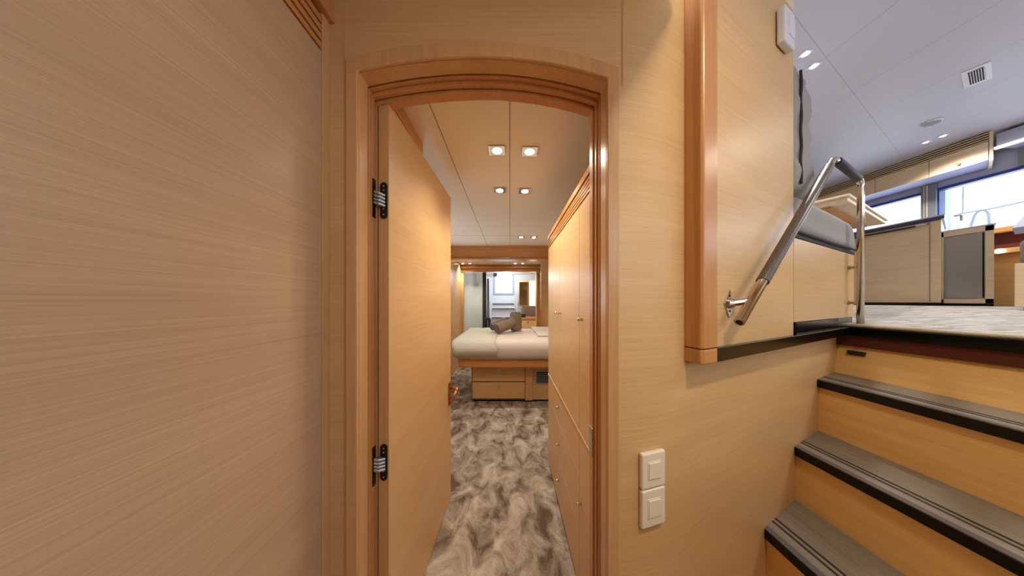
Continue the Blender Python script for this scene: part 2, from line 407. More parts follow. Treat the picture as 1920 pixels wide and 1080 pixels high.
# strike plate on the right jamb
tag(MB().box(XR - .0145, XR - .0118, .894, .926, P(1121, 850, .91).z, P(1121, 800, .91).z).build('strike_plate', M['steel'], bevel=.001), 'narrow steel strike plate let into the right door jamb', 'strike plate')

# ------------------------------------------------------------------ wardrobe
WD = thing('wardrobe', (.58, 1.5, 0), 'built-in oak wardrobe with doors and drawers, right side of the cabin', 'wardrobe')
X0 = .3185
T = EYE + .539
MB().box(X0 + .02, .86, 1.14, 2.12, .0, T - .005).build('body', M['shell'], WD)
def front(name, y0, y1, z0, z1, par=WD, mat=None):
    return MB().box(X0, X0 + .019, y0 + .0015, y1 - .0015, z0 + .0015, z1 - .0015).build(name, mat or M['veneer'], par, bevel=.0015)
def knob(par, y, z):
    MB().tube([(X0, y, z), (X0 - .008, y, z), (X0 - .014, y, z), (X0 - .02, y, z)], [.0055, .005, .009, .007], 12).build('knob', M['chrome'], par, smooth=True)
zt = EYE + .436
knob(front('door', .945, 1.176, .757, zt), 1.13, 1.27)
knob(front('door', 1.176, 1.65, .757, zt), 1.60, 1.275)
knob(front('door', 1.65, 2.12, .757, zt), 1.70, 1.275)
knob(front('door', .945, 1.176, .03, .742), 1.14, .447)
for a, b, z in ((.56, .742, .664), (.31, .56, .426), (.03, .31, .195)):
    knob(front('drawer', 1.176, 2.12, a, b), 1.65, z)
MB().box(X0 - .004, X0 + .02, .94, 2.12, .742, .757).build('mid_rail', M['trim'], WD, bevel=.002)
MB().box(X0 + .012, X0 + .03, .94, 2.12, zt, T).build('louvre_backing', M['darkred'], WD)
mb = MB()
for k in range(4):
    z = zt + .006 + k * .0165; mb.box(X0 - .001, X0 + .014, .94, 2.12, z, z + .0105)
mb.box(X0 - .005, X0 + .03, .94, 2.12, T - .028, T)
mb.build('cornice', M['trim_h'], WD)
MB().box(X0 + .03, .5, 1.0, 2.12, 0, .028).build('plinth', M['darkstripe'], WD)

# ------------------------------------------------------------------ bed
B = thing('bed', (.2, 4.0, 0), 'large platform bed with white sheets over oak drawers, far in the cabin', 'bed')
def plan_round(x0, x1, y0, y1, r, n=8):
    pts = [(x1, y0), (x1, y1), (x0, y1)]
    for k in range(n + 1):
        a = math.pi + (math.pi / 2) * k / n; pts.append((x0 + r + r * math.cos(a), y0 + r + r * math.sin(a)))
    return pts
MB().col(plan_round(-.52, 0.94, 3.44, 4.8, .04), .03, .50).build('base', M['veneer'], B)
MB().col(plan_round(-.49, 0.94, 3.47, 4.8, .04), 0, .03).build('plinth', M['black'], B)
MB().col(plan_round(-.68, .94, 3.24, 4.82, .14), .505, .64).build('platform', M['trim_h'], B, bevel=.02, seg=3)
MB().box(-.505, .205, 3.428, 3.441, .04, .495).build('gap_shade', M['darkstripe'], B)  # dark sheet, puts the shade of the drawer gaps into colour
for z0, z1 in ((.280, .485), (.05, .268)):
    dd = MB().box(-.50, .20, 3.42, 3.44, z0, z1).build('drawer', M['veneer'], B, bevel=.003)
    MB().tube([(-.15, 3.42, z1 - .045), (-.15, 3.40, z1 - .045)], [.012, .016], 12).build('knob', M['stainless'], dd)
MB().box(.205, .30, 3.405, 3.44, .03, .50).build('pilaster', M['trim'], B, bevel=.004)
vv = MB().box(.34, .60, 3.425, 3.44, .24, .42).build('vent', M['stainless'], B)
mb = MB().box(.355, .585, 3.42, 3.426, .255, .405); mb.build('grille', M['grille'], vv)
mb = MB()
for k in range(6): mb.box(.355, .585, 3.414, 3.422, .262 + k * .024, .268 + k * .024)
mb.build('slat', M['stainless'], vv)
# mattress as a soft grid, wrinkled
def soft(x0, x1, y0, y1, z0, z1, r, name, mat, par, nx=40, ny=26, wr=.006, seed=0):
    rnd = random.Random(seed); ph = [rnd.random() * 6 for _ in range(6)]
    mb = MB(); prof = []
    for k in range(7):
        a = math.pi / 2 * k / 6; prof.append((r * (1 - math.sin(a)), z1 - r + r * math.cos(a) if False else z1 - r * (1 - math.cos(a))))
    # layers from bottom up: superellipse rings
    rings = []
    layers = [(0.05 * r, z0), (0, z0 + .25 * (z1 - z0)), (0, z1 - r)] + [(r * (1 - math.cos(a)), z1 - r + r * math.sin(a)) for a in [math.pi / 2 * k / 5 for k in range(1, 6)]] + [(r * 1.6, z1 + .002)]
    m = 72; cx, cy = (x0 + x1) / 2, (y0 + y1) / 2
    for ins, z in layers:
        hx, hy = (x1 - x0) / 2 - ins, (y1 - y0) / 2 - ins; ring = []
        for k in range(m):
            a = 2 * math.pi * k / m; c, s_ = math.cos(a), math.sin(a); e = 2 / 9
            x = cx + hx * (abs(c) ** e) * (1 if c > 0 else -1); y = cy + hy * (abs(s_) ** e) * (1 if s_ > 0 else -1)
            wob = wr * (math.sin(x * 31 + ph[0] + z * 20) + math.sin(x * 17 - z * 50 + ph[1]) + math.sin(y * 23 + ph[2]))
            ring.append((x, y - wob if abs(s_) > .3 else y, z + wob * .5))
        rings.append(ring)
    V = [p for rg in rings for p in rg]; fs = []
    for i in range(len(rings) - 1):
        for k in range(m): fs.append((i * m + k, i * m + (k + 1) % m, (i + 1) * m + (k + 1) % m, (i + 1) * m + k))
    fs.append(tuple(range((len(rings) - 1) * m, len(rings) * m))); fs.append(tuple(range(m))[::-1])
    mb.poly(V, fs); return mb.build(name, mat, par, smooth=True)
soft(-.74, .94, 3.20, 4.82, .625, .85, .11, 'mattress', M['sheet'], B, seed=3, wr=.003)
mb = MB(); tp = []
prof = [(3.175, .66), (3.172, .74), (3.20, .81), (3.27, .855), (3.6, .8605), (4.75, .8605)]
for i in range(len(prof) - 1):
    pass
n = 14
V = []; fs = []
for i, (y, z) in enumerate(prof):
    for k in range(n + 1):
        x = -.73 + .02 * (i < 2) + (k / n) * .55; V.append((x, y + .004 * math.sin(x * 40), z + .003 * math.sin(x * 25 + i)))
for i in range(len(prof) - 1):
    for k in range(n): a = i * (n + 1) + k; fs.append((a, a + 1, a + n + 2, a + n + 1))
mb.poly(V, fs); o = mb.build('folded_cover', M['topsheet'], B, smooth=True); md = o.modifiers.new('s', 'SOLIDIFY'); md.thickness = .006
o = MB().box(.40, .93, 3.6, 4.8, .853, .875).build('second_sheet', M['sheet'], B, bevel=.01)

def roll(name, a, b, r, label, upright=False):
    a, b = Vector(a), Vector(b); mb = MB(); n = 9
    pts = [a + (b - a) * k / n for k in range(n + 1)]
    rs = [r * (.86 if k in (0, n) else 1) * (1 + .03 * math.sin(k * 1.7)) for k in range(n + 1)]
    root = thing(name, ((a + b) / 2) * 1.0 - Vector((0, 0, r)), label, 'towel', 'rolled towels on the bed')
    mb.tube(pts, rs, 20).build('roll', M['towel'], root, smooth=True, bevel=.004)
    # spiral end
    d = (b - a).normalized(); ref = d.orthogonal().normalized(); q = d.cross(ref); sp = []
    for k in range(40):
        t = k / 39 * math.pi * 4; rr = r * .82 * (1 - k / 46); sp.append(a - d * .002 + (ref * math.cos(t) + q * math.sin(t)) * rr)
    MB().tube(sp, .004, 6).build('rolled_edge', M['dark_fab'], root)
roll('rolled_towel', P(931, 616.5, 3.86), P(963, 604, 4.1), .082, 'taupe towel roll lying nearest the front edge of the bed')
roll('rolled_towel', P(922, 613.5, 4.12), P(948, 601, 4.33), .066, 'taupe towel roll lying behind the nearest roll on the bed')
roll('rolled_towel', (P(967, 590, 4.3).x, 4.30, 1.16), (P(967, 590, 4.3).x + .005, 4.30, .868), .098, 'taupe towel roll standing upright on the bed')
tag(MB().box(.50, .94, 5.0, 5.4, 0, .80).build('bedside_shelf', M['pale'], bevel=.01), 'low pale shelf behind the bed beside the bathroom opening', 'shelf')

# ------------------------------------------------------------------ bathroom beyond
BZ = CZ
struct(MB().box(-1.12, -1.05, 5.6, 7.6, 0, BZ).build('wall_bath_left', M['porcelain']))
struct(MB().box(.95, 1.0, 5.6, 7.6, 0, BZ).build('wall_bath_side', M['softwood']))
wx0, wx1 = P(929, 0, 7.5).x, P(960, 0, 7.5).x; wz0, wz1 = P(0, 549, 7.5).z, P(0, 508, 7.5).z
mb = MB().box(-1.12, wx0, 7.5, 7.6, 0, BZ).box(wx1, 1.12, 7.5, 7.6, 0, BZ).box(wx0, wx1, 7.5, 7.6, 0, wz0).box(wx0, wx1, 7.5, 7.6, wz1, BZ)
struct(mb.build('wall_bath_back', M['porcelain']))
struct(MB().box(wx0, wx1, 7.54, 7.55, wz0, wz1).build('window_1', M['glass']))
portal(((wx0 + wx1) / 2, 7.62, (wz0 + wz1) / 2), (-math.pi / 2, 0, 0), wx1 - wx0, wz1 - wz0)
mb = MB(); mb.box(wx0 - .05, wx1 + .05, 7.46, 7.5, wz0 - .05, wz0).box(wx0 - .05, wx0, 7.46, 7.5, wz0, wz1).box(wx1, wx1 + .05, 7.46, 7.5, wz0, wz1)
struct(mb.build('trim_14', M['bluelight']))
# shower screen, head and rail
S = thing('shower_screen', (P(886, 0, 5.9).x, 5.9, 0), 'pale frosted shower screen with a dark frame, left in the bathroom', 'shower screen')
xa, xb = P(864, 0, 5.9).x, P(905, 0, 5.9).x
MB().box(xa, xb, 5.9, 5.91, .1, P(0, 512, 5.9).z).build('pane', M['frost'], S)
MB().box(xb, P(912, 0, 5.9).x, 5.88, 5.93, 0, P(0, 511, 5.9).z).box(xa - .03, xa, 5.88, 5.93, 0, P(0, 511, 5.9).z).build('frame', M['darkstripe'], S)
SH = thing('shower_set', P(892, 552, 7.3), 'chrome shower head and rail seen through the screen', 'shower')
MB().tube([P(892, 515, 7.3), P(892, 552, 7.3)], .022, 10).build('rail', M['stainless'], SH)
MB().tube([P(893, 530, 7.25), P(893, 535, 7.2)], [.03, .08], 14).build('head', M['darkstripe'], SH)
MB().box(P(888, 0, 7.3).x, P(897, 0, 7.3).x, 7.27, 7.33, P(0, 553, 7.3).z, P(0, 547, 7.3).z).build('mixer', M['stainless'], SH)
tag(MB().box(P(913.5, 0, 6.2).x, P(917, 0, 6.2).x, 6.15, 6.25, 0, P(0, 523, 6.2).z).build('towel_post', M['greyblind']), 'slim grey upright post beside the shower screen', 'post')
L = thing('bathroom_steps', (P(944, 0, 6.8).x, 6.8, 0), 'pale grey stepped unit below the bathroom window', 'steps')
for k, (y0, y1, Y) in enumerate(((569, 577, 7.2), (578, 594, 7.0), (595, 613, 6.8))):
    s = MB().box(P(922 - k, 0, Y).x, P(966 + k, 0, Y).x, Y, 7.4, 0, P(0, y0, Y).z).build('step', M['coolwhite'], L, bevel=.01)
    MB().box(P(924 - k, 0, Y).x, P(964 + k, 0, Y).x, Y - .03, Y + .02, P(0, y0 + 1.2, Y).z, P(0, y0, Y).z).build('nosing', M['darkstripe'], s)
for xx in (919, 970): MB().tube([P(xx, 567, 6.8), P(xx, 612, 6.7)], .03, 10).build('side_rail', M['porcelain'], L)
tag(MB().tube(bend([(P(911, 616, 5.75).x, 5.75, 0), P(911, 597, 5.75), P(918, 597, 5.75), (P(919, 616, 5.75).x, 5.75, 0)], .04), .03, 10).build('grab_handle', M['leather_dark'], smooth=True), 'dark curved grab handle rising behind the bed, left of the steps', 'handle')
V_ = thing('vanity', (P(991, 0, 6.3).x, 6.4, 0), 'light wood vanity cabinet in the right of the bathroom', 'vanity')
xv0 = P(975, 0, 6.2).x
MB().box(xv0, .94, 6.2, 7.4, 0, P(0, 599, 6.2).z).build('body', M['softwood'], V_)
MB().box(xv0 - .02, .94, 6.17, 7.4, P(0, 599, 6.2).z, P(0, 596.5, 6.2).z).build('top', M['trim_h'], V_)
dr = MB().box(xv0 + .02, .92, 6.18, 6.2, P(0, 615, 6.2).z, P(0, 601, 6.2).z).build('drawer', M['softwood'], V_)
MB().tube([P(990, 604, 6.18), P(990, 604, 6.15)], .014, 8).build('knob', M['darkstripe'], dr)
MC = thing('mirror_cabinet', (P(990, 0, 7.0).x, 6.9, P(0, 573, 6.9).z), 'mirrored cabinet with a lit strip above the vanity', 'mirror cabinet')
MB().box(P(972, 0, 6.9).x, .94, 6.9, 7.3, P(0, 574, 6.9).z, P(0, 526, 6.9).z).build('body', M['softwood'], MC)
MB().box(P(974, 0, 6.88).x, P(991, 0, 6.88).x, 6.88, 6.9, P(0, 572, 6.88).z, P(0, 529, 6.88).z).build('mirror', M['mirror'], MC)
MB().box(P(993, 0, 6.88).x, P(1005, 0, 6.88).x, 6.88, 6.9, P(0, 573, 6.88).z, P(0, 527, 6.88).z).build('light_strip', M['bulbs'], MC)
tag(MB().box(P(977, 0, 6.5).x, P(985, 0, 6.5).x, 6.45, 6.6, P(0, 596.5, 6.2).z + .002, P(0, 590, 6.2).z).build('toiletry_box', M['darkstripe'], bevel=.01), 'small dark toiletry box on the vanity top', 'box')
tag(MB().box(P(925.5, 0, 7.2).x, P(932, 0, 7.2).x, 7.1, 7.2, P(0, 519, 7.2).z, P(0, 512, 7.2).z).build('wall_unit', M['grille'], bevel=.01), 'small dark fitting at the top left of the bathroom window', 'fitting')

# ------------------------------------------------------------------ ceiling downlights
def downlight(px, py, zc, label, group, size=.082, energy=10, col=(1, .88, .68), rot=0, spot=2.4):
    Y = (zc - EYE) * F / (CY - py); X = (px - CX) / F * Y
    r = thing('ceiling_light', (X, Y, zc), label, 'ceiling light', group)
    h = size / 2; MB().box(X - h, X + h, Y - h, Y + h, zc - .006, zc + .002).build('frame', M['chrome'] if size > .07 else M['coolwhite'], r, bevel=.001)
    MB().tube([(X, Y, zc - .005), (X, Y, zc - .009)], [h * .62, h * .55], 20).build('bulb', M['bulb'], r)
    l = bpy.data.lights.new('lamp', 'SPOT'); l.energy = energy; l.color = col; l.spot_size = spot; l.spot_blend = .8; l.shadow_soft_size = .03
    lo = bpy.data.objects.new('lamp', l); C.objects.link(lo); lo.location = (0, 0, -.03); lo.parent = r
    return r
WARM = (1, .83, .6)
G = 'square ceiling lights in the cabin'
downlight(932, 281, CZ, 'square ceiling light nearest the door, left one of the pair', G, energy=14)
downlight(993, 283, CZ, 'square ceiling light nearest the door, right one of the pair', G, energy=14)
downlight(937, 356, CZ, 'square ceiling light in the second pair into the cabin, left one', G, energy=14)
downlight(984, 357.5, CZ, 'square ceiling light in the second pair into the cabin, right one', G, energy=14)
downlight(977, 444, CZ, 'ceiling light in the third pair, left one, near the wardrobe end', G, energy=30)
downlight(1001, 444.5, CZ, 'ceiling light in the third pair, right one, near the wardrobe end', G, energy=30)
G = 'small ceiling lights beyond the first beam'
downlight(868, 494, CZ, 'tiny ceiling light beyond the beam, leftmost of four', G, size=.07, energy=18)
downlight(881, 493.5, CZ, 'tiny ceiling light beyond the beam, second from left', G, size=.07, energy=18)
downlight(966, 493.5, CZ, 'tiny ceiling light beyond the beam, third from left', G, size=.07, energy=18)
downlight(980, 493.5, CZ, 'tiny ceiling light beyond the beam, rightmost of four', G, size=.07, energy=18)
l = bpy.data.lights.new('bathroom_lamp', 'POINT'); l.energy = 26; l.color = (.80, .90, 1); l.shadow_soft_size = .12
lo = bpy.data.objects.new('bathroom_lamp', l); C.objects.link(lo); lo.location = (-.1, 6.7, CZ - .15)

# ------------------------------------------------------------------ stair wall: overhanging panel, post, ledge
SALZ = EYE + 1.70                  # saloon ceiling
LZ = 1.19                          # landing level at the stair head
PCN = .531                         # panel plane
ce = onl(1487, PCN); c0 = onl(1345, PCN)
PT = EYE + (CY - 24) / F * ce.y
def plane_poly(pts, c, th=.05):
    """polygon seen in the plane y = c + .51 x at photo positions, given thickness away from the camera"""
    q = []
    for px, z in pts: p = onl(px, c); p.z = z; q.append(p)
    return q, -N * th
mb = MB()
q, v = plane_poly([(1345, LZ), (1487.5, LZ), (1487.5, PT), (1345, PT)], PCN); mb.ext(q, v)
struct(mb.build('wall_upper', M['veneer']))
q, v = plane_poly([(1330, PT), (1489, PT), (1489, PT + .05), (1330, PT + .05)], PCN - .006, .07)
struct(MB().ext(q, v).build('trim_15', M['pale'], bevel=.004))
LC = .511
A = onl(1283, W0); Bp = onl(1302, .545); Cp = onl(1313, .522); C2 = onl(1321, .512); Dp = onl(1345, LC); Ep = onl(1345, PCN + .04)
plan = [(A.x, A.y), (Bp.x, Bp.y), (Cp.x, Cp.y), (C2.x, C2.y), (Dp.x, Dp.y), (Ep.x, Ep.y)]
struct(MB().col(plan, LZ + .003, PT + .3).build('trim_16', M['post'], bevel=.003))
struct(MB().col(plan, 1.143, LZ).build('trim_17', M['post'], bevel=.003))
# ledge
a = onl(1345.5, LC); b = Vector((2.119, LC + .51 * 2.119, 0))
mb = MB().col([(a.x, a.y), (b.x, b.y), ((b - N * .13).x, (b - N * .13).y), ((a - N * .06).x, (a - N * .06).y)], 1.142, LZ)
struct(mb.build('trim_18', M['black'], bevel=.003))
q, v = plane_poly([(1493, LZ), (1572, LZ), (1572, 1.247), (1493, 1.247)], PCN - .002); struct(MB().ext(q, v).build('baseboard_1', M['black']))
# switches on the bend of the wall
def switch(name, px, y0, y1, label, mat, c=None):
    r0 = (px - CX) / F
    best = min((arcpt(i / 400) for i in range(401)), key=lambda p: abs(p.x / p.y - r0)); O = Vector((best.x, best.y, 0))
    t = [arcpt(i / 400) for i in range(401)]; i = t.index(best) if best in t else 200
    i = min(range(401), key=lambda j: abs(t[j].x / t[j].y - r0)); tg = (t[min(i + 25, 400)] - t[max(i - 25, 0)]).normalized()
    u = Vector((tg.x, tg.y, 0)); n = Vector((tg.y, -tg.x, 0))
    za, zb = EYE + (CY - y1) / F * O.y, EYE + (CY - y0) / F * O.y; zc = (za + zb) / 2; h = (zb - za) / 2; w = .047
    root = thing(name, O + Vector((0, 0, za)), label, 'switch', 'light switches right of the door')
    MB().fbox(O, -w, w, -.002, .014, za, zb, u, n).build('plate', mat, root, bevel=.006, seg=3)
    MB().fbox(O, -w * .56, w * .56, .012, .0155, zc - h * .52, zc + h * .52, u, n).build('frame', mat, root, bevel=.001)
    MB().fbox(O, -w * .5, w * .5, .013, .018, zc - h * .46, zc + h * .46, u, n).build('rocker', mat, root, bevel=.0025)
switch('light_switch', 1220, 843.5, 909.5, 'white square light switch, upper of the two right of the door', M['white'])
switch('light_switch', 1220, 911, 981, 'white square light switch, lower of the two right of the door', M['white'])
# control unit high on the panel
O = onl(1466, PCN - .003); zc = EYE + (CY - 62) / F * O.y
r = thing('thermostat', O + Vector((0, 0, zc - .06)), 'white control box high on the wood panel above the handrail', 'thermostat')
MB().fbox(O, -.062, .045, 0, .03, zc - .083, zc + .075).build('body', M['coolwhite'], r, bevel=.008, seg=3)
MB().fbox(O, -.03, .03, .028, .034, zc - .045, zc + .045).build('rocker', M['coolwhite'], r, bevel=.003)

# ------------------------------------------------------------------ staircase
ST = thing('staircase', (1.7, 1.0, 0), 'oak stairs with grey black-nosed treads climbing right to the saloon', 'stairs')
YR = -.02
def ywall(X): return W0 + .51 * X + .003
steps = [(1.171, .3055), (1.490, .590), (1.797, .895)]
nxt = [1.490, 1.797, 2.09]
def slab(mb, x0, x1, z0, z1): mb.hexa([(x0, YR, z0), (x1, YR, z0), (x1, ywall(x1), z0), (x0, ywall(x0), z0)], [(x0, YR, z1), (x1, YR, z1), (x1, ywall(x1), z1), (x0, ywall(x0), z1)]); return mb
prev = 0
for (x, z), nx in zip(steps, nxt):
    t = slab(MB(), x + .03, nx + .035, z - .045, z).build('tread', M['tread'], ST)
    o = slab(MB(), x, x + .012, z - .045, z - .004).build('nosing', M['black'], t, bevel=.002)
    o = slab(MB(), x + .002, x + .031, z - .046, z + .0005).build('edge_band', M['bevelgrey'], t)
    for k in (.072, .100): slab(MB(), x + k, x + k + .011, z - .001, z + .0012).build('inlay_stripe', M['darkstripe'], t)
    slab(MB(), x + .018, x + .032, prev, z - .045).build('riser', M['stair'], ST)
    prev = z
# sloping riser below the landing
x0, x1_ = 1.797 + .31, 2.119 + .02
za, zb = .895, 1.135
mb = MB().hexa([(2.09, YR, za), (2.115, YR, za), (2.115, ywall(2.115), za), (2.09, ywall(2.09), za)], [(2.155, YR, zb), (2.18, YR, zb), (2.18, ywall(2.18), zb), (2.155, ywall(2.155), zb)])
mb.build('riser', M['stair'], ST)
slab(MB(), 2.12, 2.135, 1.072, 1.137).build('shade_strip', M['darkred'], ST)  # dark red strip paints in the shade under the landing nosing
mb = MB(); p = Vector((2.118, ywall(2.118) - .06, 1.05)); mb.box(2.112, 2.14, p.y - .075, p.y, 1.02, 1.045).build('step_light', M['darkstripe'], ST)
slab(MB(), 2.105, 2.30, 1.136, LZ).build('landing_nosing', M['black'], ST, bevel=.003)

# ------------------------------------------------------------------ saloon shell
def sal(mb, x0, z0, x1, z1, th=.05):
    return mb
SF = 1.285
pts = [(2.30, -1.6, LZ), (2.30, 5.0, LZ), (3.9, 5.0, SF), (5.2, 5.0, SF), (5.2, -1.6, SF), (3.9, -1.6, SF)]
mb = MB(); V = [(2.30, -1.6, LZ), (3.9, -1.6, SF), (5.2, -1.6, SF), (5.2, 5, SF), (3.9, 5, SF), (2.30, 5, LZ)]
V2 = [(x, y, z - .05) for x, y, z in V]
mb.poly(V + V2, [(0, 1, 4, 5), (1, 2, 3, 4), (6, 11, 10, 7), (7, 10, 9, 8), (0, 6, 7, 1), (1, 7, 8, 2), (2, 8, 9, 3), (3, 9, 10, 4), (4, 10, 11, 5), (5, 11, 6, 0)])
struct(mb.build('floor_saloon', M['black']))
struct(MB().box(.9, 2.3, -1.6, YR, LZ - .05, LZ).box(.9, 2.3, YR - .04, YR - .002, 0, LZ - .05).build('floor_side', M['pale']))
# carpet with bound edge
el = P(1570, 606, 1.66); 
X_e = 2.13
mb = MB(); t = .018
A4 = [(X_e, -1.55, LZ + .001), (3.9, -1.55, SF + .001), (3.9, 4.9, SF + .001), (X_e + .0, 1.72, LZ + .001)]
V = [(X_e, -1.55, LZ + .001), (2.30, -1.55, LZ + .001), (3.9, -1.55, SF + .001), (5.05, -1.55, SF + .001), (5.05, 4.9, SF + .001), (3.9, 4.9, SF + .001), (2.30, 1.80, LZ + .001), (X_e, 1.73, LZ + .001)]
V2 = [(x, y, z + t) for x, y, z in V]
n = len(V)
mb.poly(V + V2, [(0, 1, 6, 7), (1, 2, 5, 6), (2, 3, 4, 5), (8, 15, 14, 9), (9, 14, 13, 10), (10, 13, 12, 11)] + [(i, (i + 1) % n, n + (i + 1) % n, n + i) for i in range(n)])
o = mb.build('carpet', M['carpet2'], smooth=False); tag(o, 'light grey fitted carpet on the saloon floor at the top of the stairs', 'carpet')
MB().tube([(X_e, -1.5, LZ + .010), (X_e + .003, .5, LZ + .011), (X_e, 1.2, LZ + .009), (X_e - .002, 1.72, LZ + .011)], .010, 8).build('bound_edge', M['carpet_edge'], o)
struct(MB().box(.60, 5.25, -2.7, 5.05, SALZ, SALZ + .05).build('ceiling_saloon', M['ceil_saloon']))
struct(MB().box(.60, 5.2, 4.95, 5.0, 1.2, SALZ).build('wall_saloon_far', M['veneer']))
struct(MB().box(.96, 1.0, 1.4, 4.95, 1.2, SALZ).build('wall_saloon_left', M['veneer']))
mb = MB().box(.56, 5.2, -2.66, -2.6, 1.2, 1.7).box(.56, 1.3, -2.66, -2.6, 1.7, 2.95).box(4.7, 5.2, -2.66, -2.6, 1.7, 2.95).box(.56, 5.2, -2.66, -2.6, 2.95, SALZ)
struct(mb.build('wall_saloon_back', M['pale']))
struct(MB().box(.56, 5.2, -2.6, -1.6, 1.2, 1.26).build('floor_saloon_back', M['pale']))
struct(MB().box(.52, .56, -2.6, .70, PC, SALZ).build('wall_over_passage', M['veneer']))
struct(MB().box(.52, .56, -2.6, -1.6, 1.2, PC).build('wall_saloon_side', M['veneer']))
# window wall at x = 5.1
XW = 5.10; zs = EYE + .746; zt_ = EYE + 1.345
yP0, yP1 = XW / ((1757 - CX) / F), XW / ((1733 - CX) / F)
yEnd = 4.2
mb = MB().box(XW, XW + .12, -2.6, 5, 1.2, zs).box(XW, XW + .12, -2.6, 5, zt_, SALZ).box(XW, XW + .12, yEnd, 5, zs, zt_).box(XW, XW + .12, yP0, yP1, zs, zt_).box(XW, XW + .12, .9, 1.1, zs, zt_).box(XW, XW + .12, -2.6, -2.4, zs, zt_)
struct(mb.build('wall_saloon_right', M['bluelight']))
def winframe(name, y0, y1, t=.022):
    mb = MB().box(XW - .015, XW + .06, y0, y1, zt_ - .03, zt_).box(XW - .01, XW + .06, y0, y1, zs, zs + t)
    mb.box(XW - .01, XW + .06, y0, y0 + t, zs + t, zt_ - .03).box(XW - .01, XW + .06, y1 - t, y1, zs + t, zt_ - .03)
    o = struct(mb.build(name, M['bluedark']))
    MB().box(XW + .03, XW + .035, y0 + t, y1 - t, zs + t, zt_ - .03).build('glass', M['glass'], o)
winframe('window_2', yP1, yEnd); winframe('window_3', 1.1, yP0); winframe('window_4', -2.4, .9)
struct(MB().box(XW - .03, XW, yP0 - .01, yP1 + .01, zs, EYE + 1.41).build('trim_19', M['greyblind'], bevel=.004))
struct(MB().box(XW - .034, XW - .03, yP0 + .05, yP0 + .06, zs, EYE + 1.41).box(XW - .034, XW - .03, yP0 + .075, yP0 + .08, zs, EYE + 1.41).build('trim_20', M['pale']))
# dark blind above the right window and lit strip
struct(MB().box(XW - .02, XW, 1.1, 2.56, zt_ + .002, SALZ - .17).build('trim_21', M['greyblind']))
struct(MB().box(4.86, 5.1, 1.0, 2.56, SALZ - .17, SALZ - .03).build('trim_22', M['bluelight'], bevel=.004))
struct(MB().box(4.84, 4.862, 1.0, 2.56, SALZ - .185, SALZ - .160).build('trim_23', M['bulbs']))
# overhead lockers
OL = thing('overhead_locker', (4.8, 3.2, EYE + 1.414), 'row of light oak overhead lockers above the galley windows', 'cabinet')
ye = 4.8 / ((1862 - CX) / F)
MB().sbox(4.80, 5.08, ye, 4.4, EYE + 1.418, SALZ - .002, xr=4.78).build('body', M['bluelight'], OL)
seams = [ye + .012, 4.8 / ((1745 - CX) / F) , 3.35, 4.4]
for a, b in zip(seams[:-1], seams[1:]):
    dd = MB().sbox(4.78, 4.80, a + .002, b - .002, EYE + 1.414, SALZ - .10, xr=4.78).build('door', M['pale'], OL, bevel=.002)
    if a == seams[0]: MB().tube([(4.78, P(1799, 311, 1).x and 4.78 / ((1799 - CX) / F), EYE + 1.46), (4.765, 4.78 / ((1799 - CX) / F), EYE + 1.46)], .012, 12).build('knob', M['stainless'], dd)
MB().sbox(4.78, 5.08, ye - .012, ye + .010, EYE + 1.40, SALZ - .002, xr=4.78).build('end_panel', M['pale'], OL)
LB = MB().sbox(4.792, 4.80, ye + .012, 4.38, SALZ - .10, SALZ - .002, xr=4.78).build('louvre_backing', M['grille'], OL)
mb = MB()
for k in range(4): mb.sbox(4.775, 4.79, ye + .012, 4.4, SALZ - .094 + k * .024, SALZ - .085 + k * .024, xr=4.78)
mb.build('louvre', M['pale'], OL)

# ------------------------------------------------------------------ saloon furniture
XI = 4.40
I = thing('galley_counter', (4.7, 2.9, SF), 'pale oak galley counter with a dark blue edge and towel bar', 'counter')
yi0, yi1 = XI / ((1765 - CX) / F), 3.7
TI = EYE + .873
MB().sbox(XI, 5.08, yi0, yi1, SF + .05, TI - .035, xr=XI).build('body', M['pale'], I, bevel=.006)
MB().sbox(XI + .03, 5.05, yi0 + .01, yi1, SF + .0195, SF + .05, xr=XI).build('plinth', M['black'], I)
MB().sbox(XI - .02, 5.08, yi0 - .02, yi1, TI - .035, TI - .008, xr=XI).build('edge', M['counter'], I, bevel=.006)
MB().sbox(XI - .022, 5.08, yi0 - .022, yi1, TI - .008, TI + .01, xr=XI).build('worktop', M['stainless'], I, bevel=.004)
MB().sbox(XI - .004, XI, yi0 + .07, yi0 + .075, SF + .06, TI - .04, xr=XI).build('seam', M['shell'], I)
yb0, yb1 = XI / ((1722 - CX) / F), 3.3
MB().tube([(XI - .03, yb0, TI - .065), (XI - .03, yb1, TI - .065)], .012, 10).build('towel_bar', M['darkstripe'], I)
MB().tube(bend([(XI, yb0 - .06, TI - .062), (XI - .03, yb0 - .06, TI - .062), (XI - .03, yb0, TI - .065)], .02), .008, 8).build('bar_end', M['stainless'], I)
MB().tube(bend([(4.5, yi0 - .02, TI - .01), (4.5, yi0 - .06, TI - .01), (4.5, yi0 - .06, TI - .07)], .02), .01, 8).build('corner_hook', M['stainless'], I)
XFr = 4.425
Fg = thing('fridge', (4.8, 2.55, SF), 'stainless steel fridge in an oak surround beside the galley counter', 'fridge')
yf0, yf1 = XFr / ((1864 - CX) / F), yi0 + .02
TF = EYE + .703
MB().sbox(XFr, 4.85, yf0, yf0 + .045, SF + .045, TF, xr=XFr).sbox(XFr, 4.85, yf1 - .02, yf1, SF + .045, TF, xr=XFr).sbox(XFr, 4.85, yf0, yf1, SF + .045, SF + .09, xr=XFr).sbox(XFr, 4.85, yf0, yf1, TF - .05, TF, xr=XFr).build('surround', M['pale'], Fg, bevel=.002)
